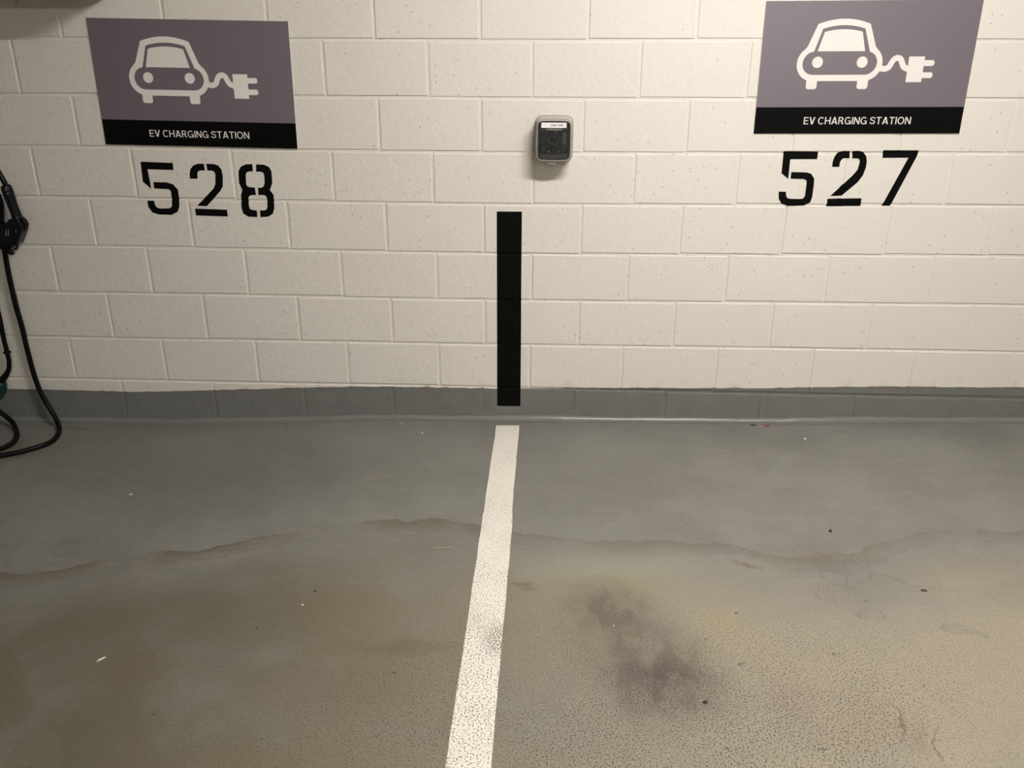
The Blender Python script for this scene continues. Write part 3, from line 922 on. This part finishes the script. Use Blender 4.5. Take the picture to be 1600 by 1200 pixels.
# plug-in connector hanging in its holster, with its own cable
con = tag(empty('charging_connector', (-1.925, -0.07, 0.80)), 'blue-black vehicle charging connector hanging by its cable above the other cable', 'connector', 'charging connectors')
con_inv = Matrix.Translation((1.925, 0.07, -0.80))
def cpart(name, bm, mat, parent=con, smooth=True):
    bmesh.ops.transform(bm, matrix=con_inv, verts=bm.verts[:])
    return bm_obj(name, bm, mat, parent, smooth=smooth)
cpart('cable', tube([(-2.456, -.10, 1.42), (-2.20, -.09, 1.37), (-2.03, -.08, 1.26), (-1.965, -.073, 1.135), (-1.944, -.07, 1.08), (-1.931, -.07, 1.045), (-1.925, -.07, 1.015)], CR), M_RUBBER)
cpart('handle', tube([(-1.930, -.07, 1.036), (-1.9285, -.07, 1.029), (-1.926, -.07, 1.012), (-1.922, -.07, .985), (-1.917, -.07, .95), (-1.911, -.07, .915), (-1.908, -.07, .885), (-1.912, -.07, .86)],
                    [.013, .0205, .0225, .0215, .0200, .0205, .0235, .027], sides=20), M_CONN)
def prism(name, pl, y0, y1, bev, mat):
    bm = bmesh.new()
    vs = [bm.verts.new((x, y0, z)) for x, z in pl]
    f = bm.faces.new(vs)
    ret = bmesh.ops.extrude_face_region(bm, geom=[f])
    for g in ret['geom']:
        if isinstance(g, bmesh.types.BMVert):
            g.co.y = y1
    bmesh.ops.recalc_face_normals(bm, faces=bm.faces[:])
    if bev:
        es = [e for e in bm.edges if abs(e.verts[0].co.y - e.verts[1].co.y) < 1e-6]
        bmesh.ops.bevel(bm, geom=es, offset=bev, segments=3, affect='EDGES', profile=0.6)
    return cpart(name, bm, mat, smooth=False)
head = prism('head', [(-2.03, .880), (-1.990, .879), (-1.965, .878), (-1.948, .884), (-1.932, .900), (-1.895, .902), (-1.884, .888), (-1.880, .872), (-1.890, .845), (-1.920, .795), (-1.945, .792), (-1.975, .777), (-1.99, .774), (-2.03, .779)], -.042, -.098, .008, M_CONN)
prism('latch', [(-1.893, .899), (-1.8865, .904), (-1.880, .898), (-1.8735, .882), (-1.8745, .868), (-1.889, .846), (-1.897, .850), (-1.884, .874)], -.060, -.080, .003, M_CONN2)
prism('latch_hook', [(-1.942, .795), (-1.921, .796), (-1.932, .786), (-1.941, .768), (-1.951, .770), (-1.950, .775), (-1.944, .776), (-1.937, .786)], -.060, -.078, .0015, M_CONN2)
prism('nose_collar', [(-1.995, .782), (-1.950, .800), (-1.955, .780), (-1.966, .769), (-1.962, .747), (-1.978, .757), (-1.991, .772)], -.055, -.085, .003, M_CONN2)
for sx, sz, sy in ((-1.9175, 1.018, -.0905), (-1.914, 1.004, -.0905), (-1.976, .872, -.0995), (-1.908, .852, -.0995)):
    bm = bmesh.new()
    add_cyl(bm, (sx, sy, sz), (0, -1, 0), .0032, .003, 10)
    cpart('screw', bm, M_STEEL, smooth=False)
for k in range(2):
    bm = bmesh.new()
    add_box(bm, -.0012, .0012, -.0990, -.0975, -.013, .013)
    bmesh.ops.transform(bm, matrix=Matrix.Translation((-1.952 + .010 * k, 0, .846)) @ Matrix.Rotation(math.radians(14), 4, 'Y'), verts=bm.verts[:])
    cpart('rib', bm, M_SGREY, parent=con, smooth=False)

# long loose cable that runs down the wall, touches the floor and loops back
loop = tube([(-2.456, -.085, 1.16), (-2.20, -.055, 1.11), (-2.03, -.04, 1.04)] + P3([(-1.992, .968), (-2.009, .867), (-2.020, .759), (-2.026, .648), (-2.026, .52), (-2.020, .418), (-2.019, .314), (-2.014, .193)], -.030)
            + [(-2.000, -.033, .109), (-1.975, -.040, .047), (-1.945, -.055, -.002), (-1.912, -.090, FZ(-1.91)), (-1.876, -.175, FZ(-1.88)), (-1.876, -.245, FZ(-1.88)), (-1.922, -.305, FZ(-1.92)), (-1.972, -.345, FZ(-1.97)), (-2.04, -.372, FZ(-2.04)),
               (-2.20, -.37, FZ(-2.2)), (-2.34, -.31, FZ(-2.34)), (-2.41, -.20, .05), (-2.43, -.12, .30), (-2.456, -.09, .50)], CR, sides=16)
tag(bm_obj('charging_cable', loop, M_RUBBER, None, smooth=True), 'long black charging cable hanging down the wall and looping on the floor', 'cable', 'charging cables')

inner = tube([(-2.41, -.10, .10), (-2.34, -.08, .085), (-2.24, -.065, .060), (-2.187, -.062, .016), (-2.140, -.072, -.022), (-2.098, -.115, FZ(-2.1)), (-2.052, -.185, FZ(-2.05)), (-2.034, -.255, FZ(-2.03)), (-2.055, -.318, FZ(-2.05) + .004), (-2.12, -.345, FZ(-2.12) + .012), (-2.24, -.335, FZ(-2.24) + .004), (-2.34, -.25, FZ(-2.34)), (-2.40, -.15, FZ(-2.4) + .03), (-2.41, -.10, .10)], CR, sides=16)
tag(bm_obj('charging_cable', inner, M_RUBBER, None, smooth=True), 'short black cable loop on the floor inside the longer cable', 'cable', 'charging cables')

# second plug with a green body, low on the wall
gp = tag(empty('charging_plug', (-2.19, -0.045, 0.11)), 'low-hanging dark green charging plug on a thin black cable', 'connector', 'charging connectors')
g_inv = Matrix.Translation((2.19, 0.045, -0.11))
def gpart(name, bm, mat, smooth=True):
    bmesh.ops.transform(bm, matrix=g_inv, verts=bm.verts[:])
    return bm_obj(name, bm, mat, gp, smooth=smooth)
gpart('cable', tube([(-2.456, -.10, .88), (-2.30, -.07, .82), (-2.16, -.045, .68), (-2.113, -.04, .56)] + P3([(-2.105, .507), (-2.105, .435), (-2.108, .361), (-2.107, .301), (-2.108, .256), (-2.122, .210), (-2.150, .177)], -.04), .0098), M_RUBBER)
bm = bmesh.new()
bmesh.ops.create_uvsphere(bm, u_segments=16, v_segments=8, radius=.0155, matrix=Matrix.Translation((-2.107, -.04, .300)) @ Matrix.Diagonal((1.15, 1.0, .55, 1)))
gpart('clamp_ring', bm, M_CONN2)
gpart('strain_relief', tube([(-2.120, -.04, .214), (-2.135, -.042, .192), (-2.150, -.044, .176), (-2.166, -.045, .160)], [.0105, .0125, .0145, .0165]), M_CONN2)
gpart('body', tube([(-2.160, -.045, .168), (-2.166, -.045, .160), (-2.176, -.045, .143), (-2.19, -.045, .118), (-2.205, -.045, .094), (-2.214, -.045, .080), (-2.219, -.045, .072)], [.012, .026, .034, .036, .033, .024, .008], sides=20), M_GREEN)

# ------------------------------------------------------------------ charging station and unseen cabinet added to cast the upper-left shadow, left of the frame
cs = tag(empty('charging_station', (-2.62, 0, 0.85)), 'grey wall-mounted charging station that holds the cables', 'charger')
box_obj('housing', (-.17, .15, -.16, -.008, -.42, .75), M_CABINET, cs, bev=.02, seg=3)
box_obj('front_panel', (-.135, .115, -.166, -.155, .30, .66), M_SBLACK, cs, bev=.004)
box_obj('mounting_plate', (-.12, .10, -.012, -.0008, -.35, .70), M_STEEL, cs)
cab = tag(empty('shadow_casting_cabinet', (-2.15, 0, 1.735)), 'unseen grey cabinet added high on the wall to cast the corner shadow', 'cabinet')
box_obj('housing', (-.75, .75, -.238, -.0012, 0, .62), M_CABINET, cab, bev=.006)
dr = box_obj('door', (-.73, .73, -.250, -.236, .004, .60), M_CABINET, cab, bev=.004)
box_obj('handle', (.60, .63, -.266, -.248, .26, .36), M_CONN2, dr, bev=.004)

# ------------------------------------------------------------------ litter on the floor
M_SCRAP = plain('white_scrap', (0.72, 0.70, 0.66), 0.6)
M_TWIG = plain('dry_straw', (0.50, 0.42, 0.28), 0.7)
M_LEAF = plain('dark_leaf', (0.055, 0.035, 0.02), 0.7)
M_RED = plain('red_plastic_scrap', (0.30, 0.02, 0.02), 0.4)
M_GRIT = plain('dark_grit', (0.03, 0.026, 0.022), 0.7)

def bit(name, x, y, L_, W_, H_, ang, mat, label, cat, group=None, seed=0):
    """irregular flake or crumb lying on the floor"""
    rnd = random.Random(seed * 13 + 5)
    bm = bmesh.new()
    n = 9
    top, bot = [], []
    for k in range(n):
        a = 2 * math.pi * k / n
        rr = rnd.uniform(0.65, 1.05)
        px, py = math.cos(a) * L_ / 2 * rr, math.sin(a) * W_ / 2 * rr
        bot.append(bm.verts.new((px, py, 0.0)))
        top.append(bm.verts.new((px * .75, py * .75, H_ * rnd.uniform(.6, 1.1))))
    for k in range(n):
        bm.faces.new((bot[k], bot[(k + 1) % n], top[(k + 1) % n], top[k]))
    ct = bm.verts.new((0, 0, H_ * 1.15))
    for k in range(n):
        bm.faces.new((top[k], top[(k + 1) % n], ct))
    bm.faces.new(bot[::-1])
    o = bm_obj(name, bm, mat, None)
    o.location = (x, y, floor_z(x) + 0.0002)
    o.rotation_euler = (0, 0, ang)
    return tag(o, label, cat, group)

bit('paper_scrap', -0.262, -0.14, .016, .008, .004, 2.2, M_SCRAP, 'white crumb on the floor left of the bay line, nearest the wall stripe', 'litter', 'floor litter', 1)
bit('paper_scrap', -0.372, -0.045, .007, .005, .003, .2, M_SCRAP, 'tiny white crumb right at the wall base, left of the stripe', 'litter', 'floor litter', 2)
bit('paper_scrap', -1.318, -0.66, .013, .007, .004, .1, M_SCRAP, 'small pale crumb alone on the floor below bay number 528', 'litter', 'floor litter', 3)
bit('paper_scrap', -0.452, -1.36, .009, .007, .004, .6, M_SCRAP, 'small white crumb in the brown area left of the bay line', 'litter', 'floor litter', 4)
bit('paper_scrap', -0.962, -1.60, .030, .007, .003, .9, M_SCRAP, 'pale thin sliver on the floor at lower left', 'litter', 'floor litter', 5)
bit('paper_scrap', 0.486, -1.432, .006, .005, .003, 0, M_SCRAP, 'tiny white speck on the dark oil stain', 'litter', 'floor litter', 6)
bit('leaf_fragment', 1.444, -1.238, .026, .012, .004, -.1, M_LEAF, 'dark brown leaf fragment on the floor at right', 'leaf', 'floor litter', 7)
bit('pebble', 1.262, -0.90, .014, .012, .008, 0, M_GRIT, 'round dark pebble on the clean floor below bay number 527', 'pebble', 'floor litter', 8)
bit('plastic_scrap', 1.243, -0.040, .030, .010, .004, -.2, M_RED, 'small red plastic scrap at the foot of the wall', 'litter', 'floor litter', 9)
bit('plastic_scrap', 1.182, -0.034, .036, .010, .005, -.1, M_GRIT, 'small black scrap beside the red one at the foot of the wall', 'litter', 'floor litter', 10)
bit('grit_crumb', -0.432, -1.29, .010, .008, .004, 0, M_GRIT, 'dark crumb on the rippled brown stain left of the line', 'litter', 'floor litter', 11)
bit('grit_crumb', 0.70, -1.735, .016, .012, .004, .3, M_GRIT, 'dark crumb at the lower edge of the oil stain', 'litter', 'floor litter', 12)
bit('pale_crumb', 1.37, -0.17, .012, .008, .005, .3, M_SCRAP, 'pale crumb near the wall base at right', 'litter', 'floor litter', 13)
tw = tube([(-.034, 0, 0), (-.01, .002, .0005), (.012, -.001, .0005), (.034, .003, 0)], .0013, sides=6, smooth_n=3)
two = bm_obj('straw', tw, M_TWIG, None, smooth=True)
two.location = (-0.062, -1.036, floor_z(-.06) + 0.0014)
two.rotation_euler = (0, 0, 0.12)
tag(two, 'thin dry straw lying left of the white bay line', 'straw')
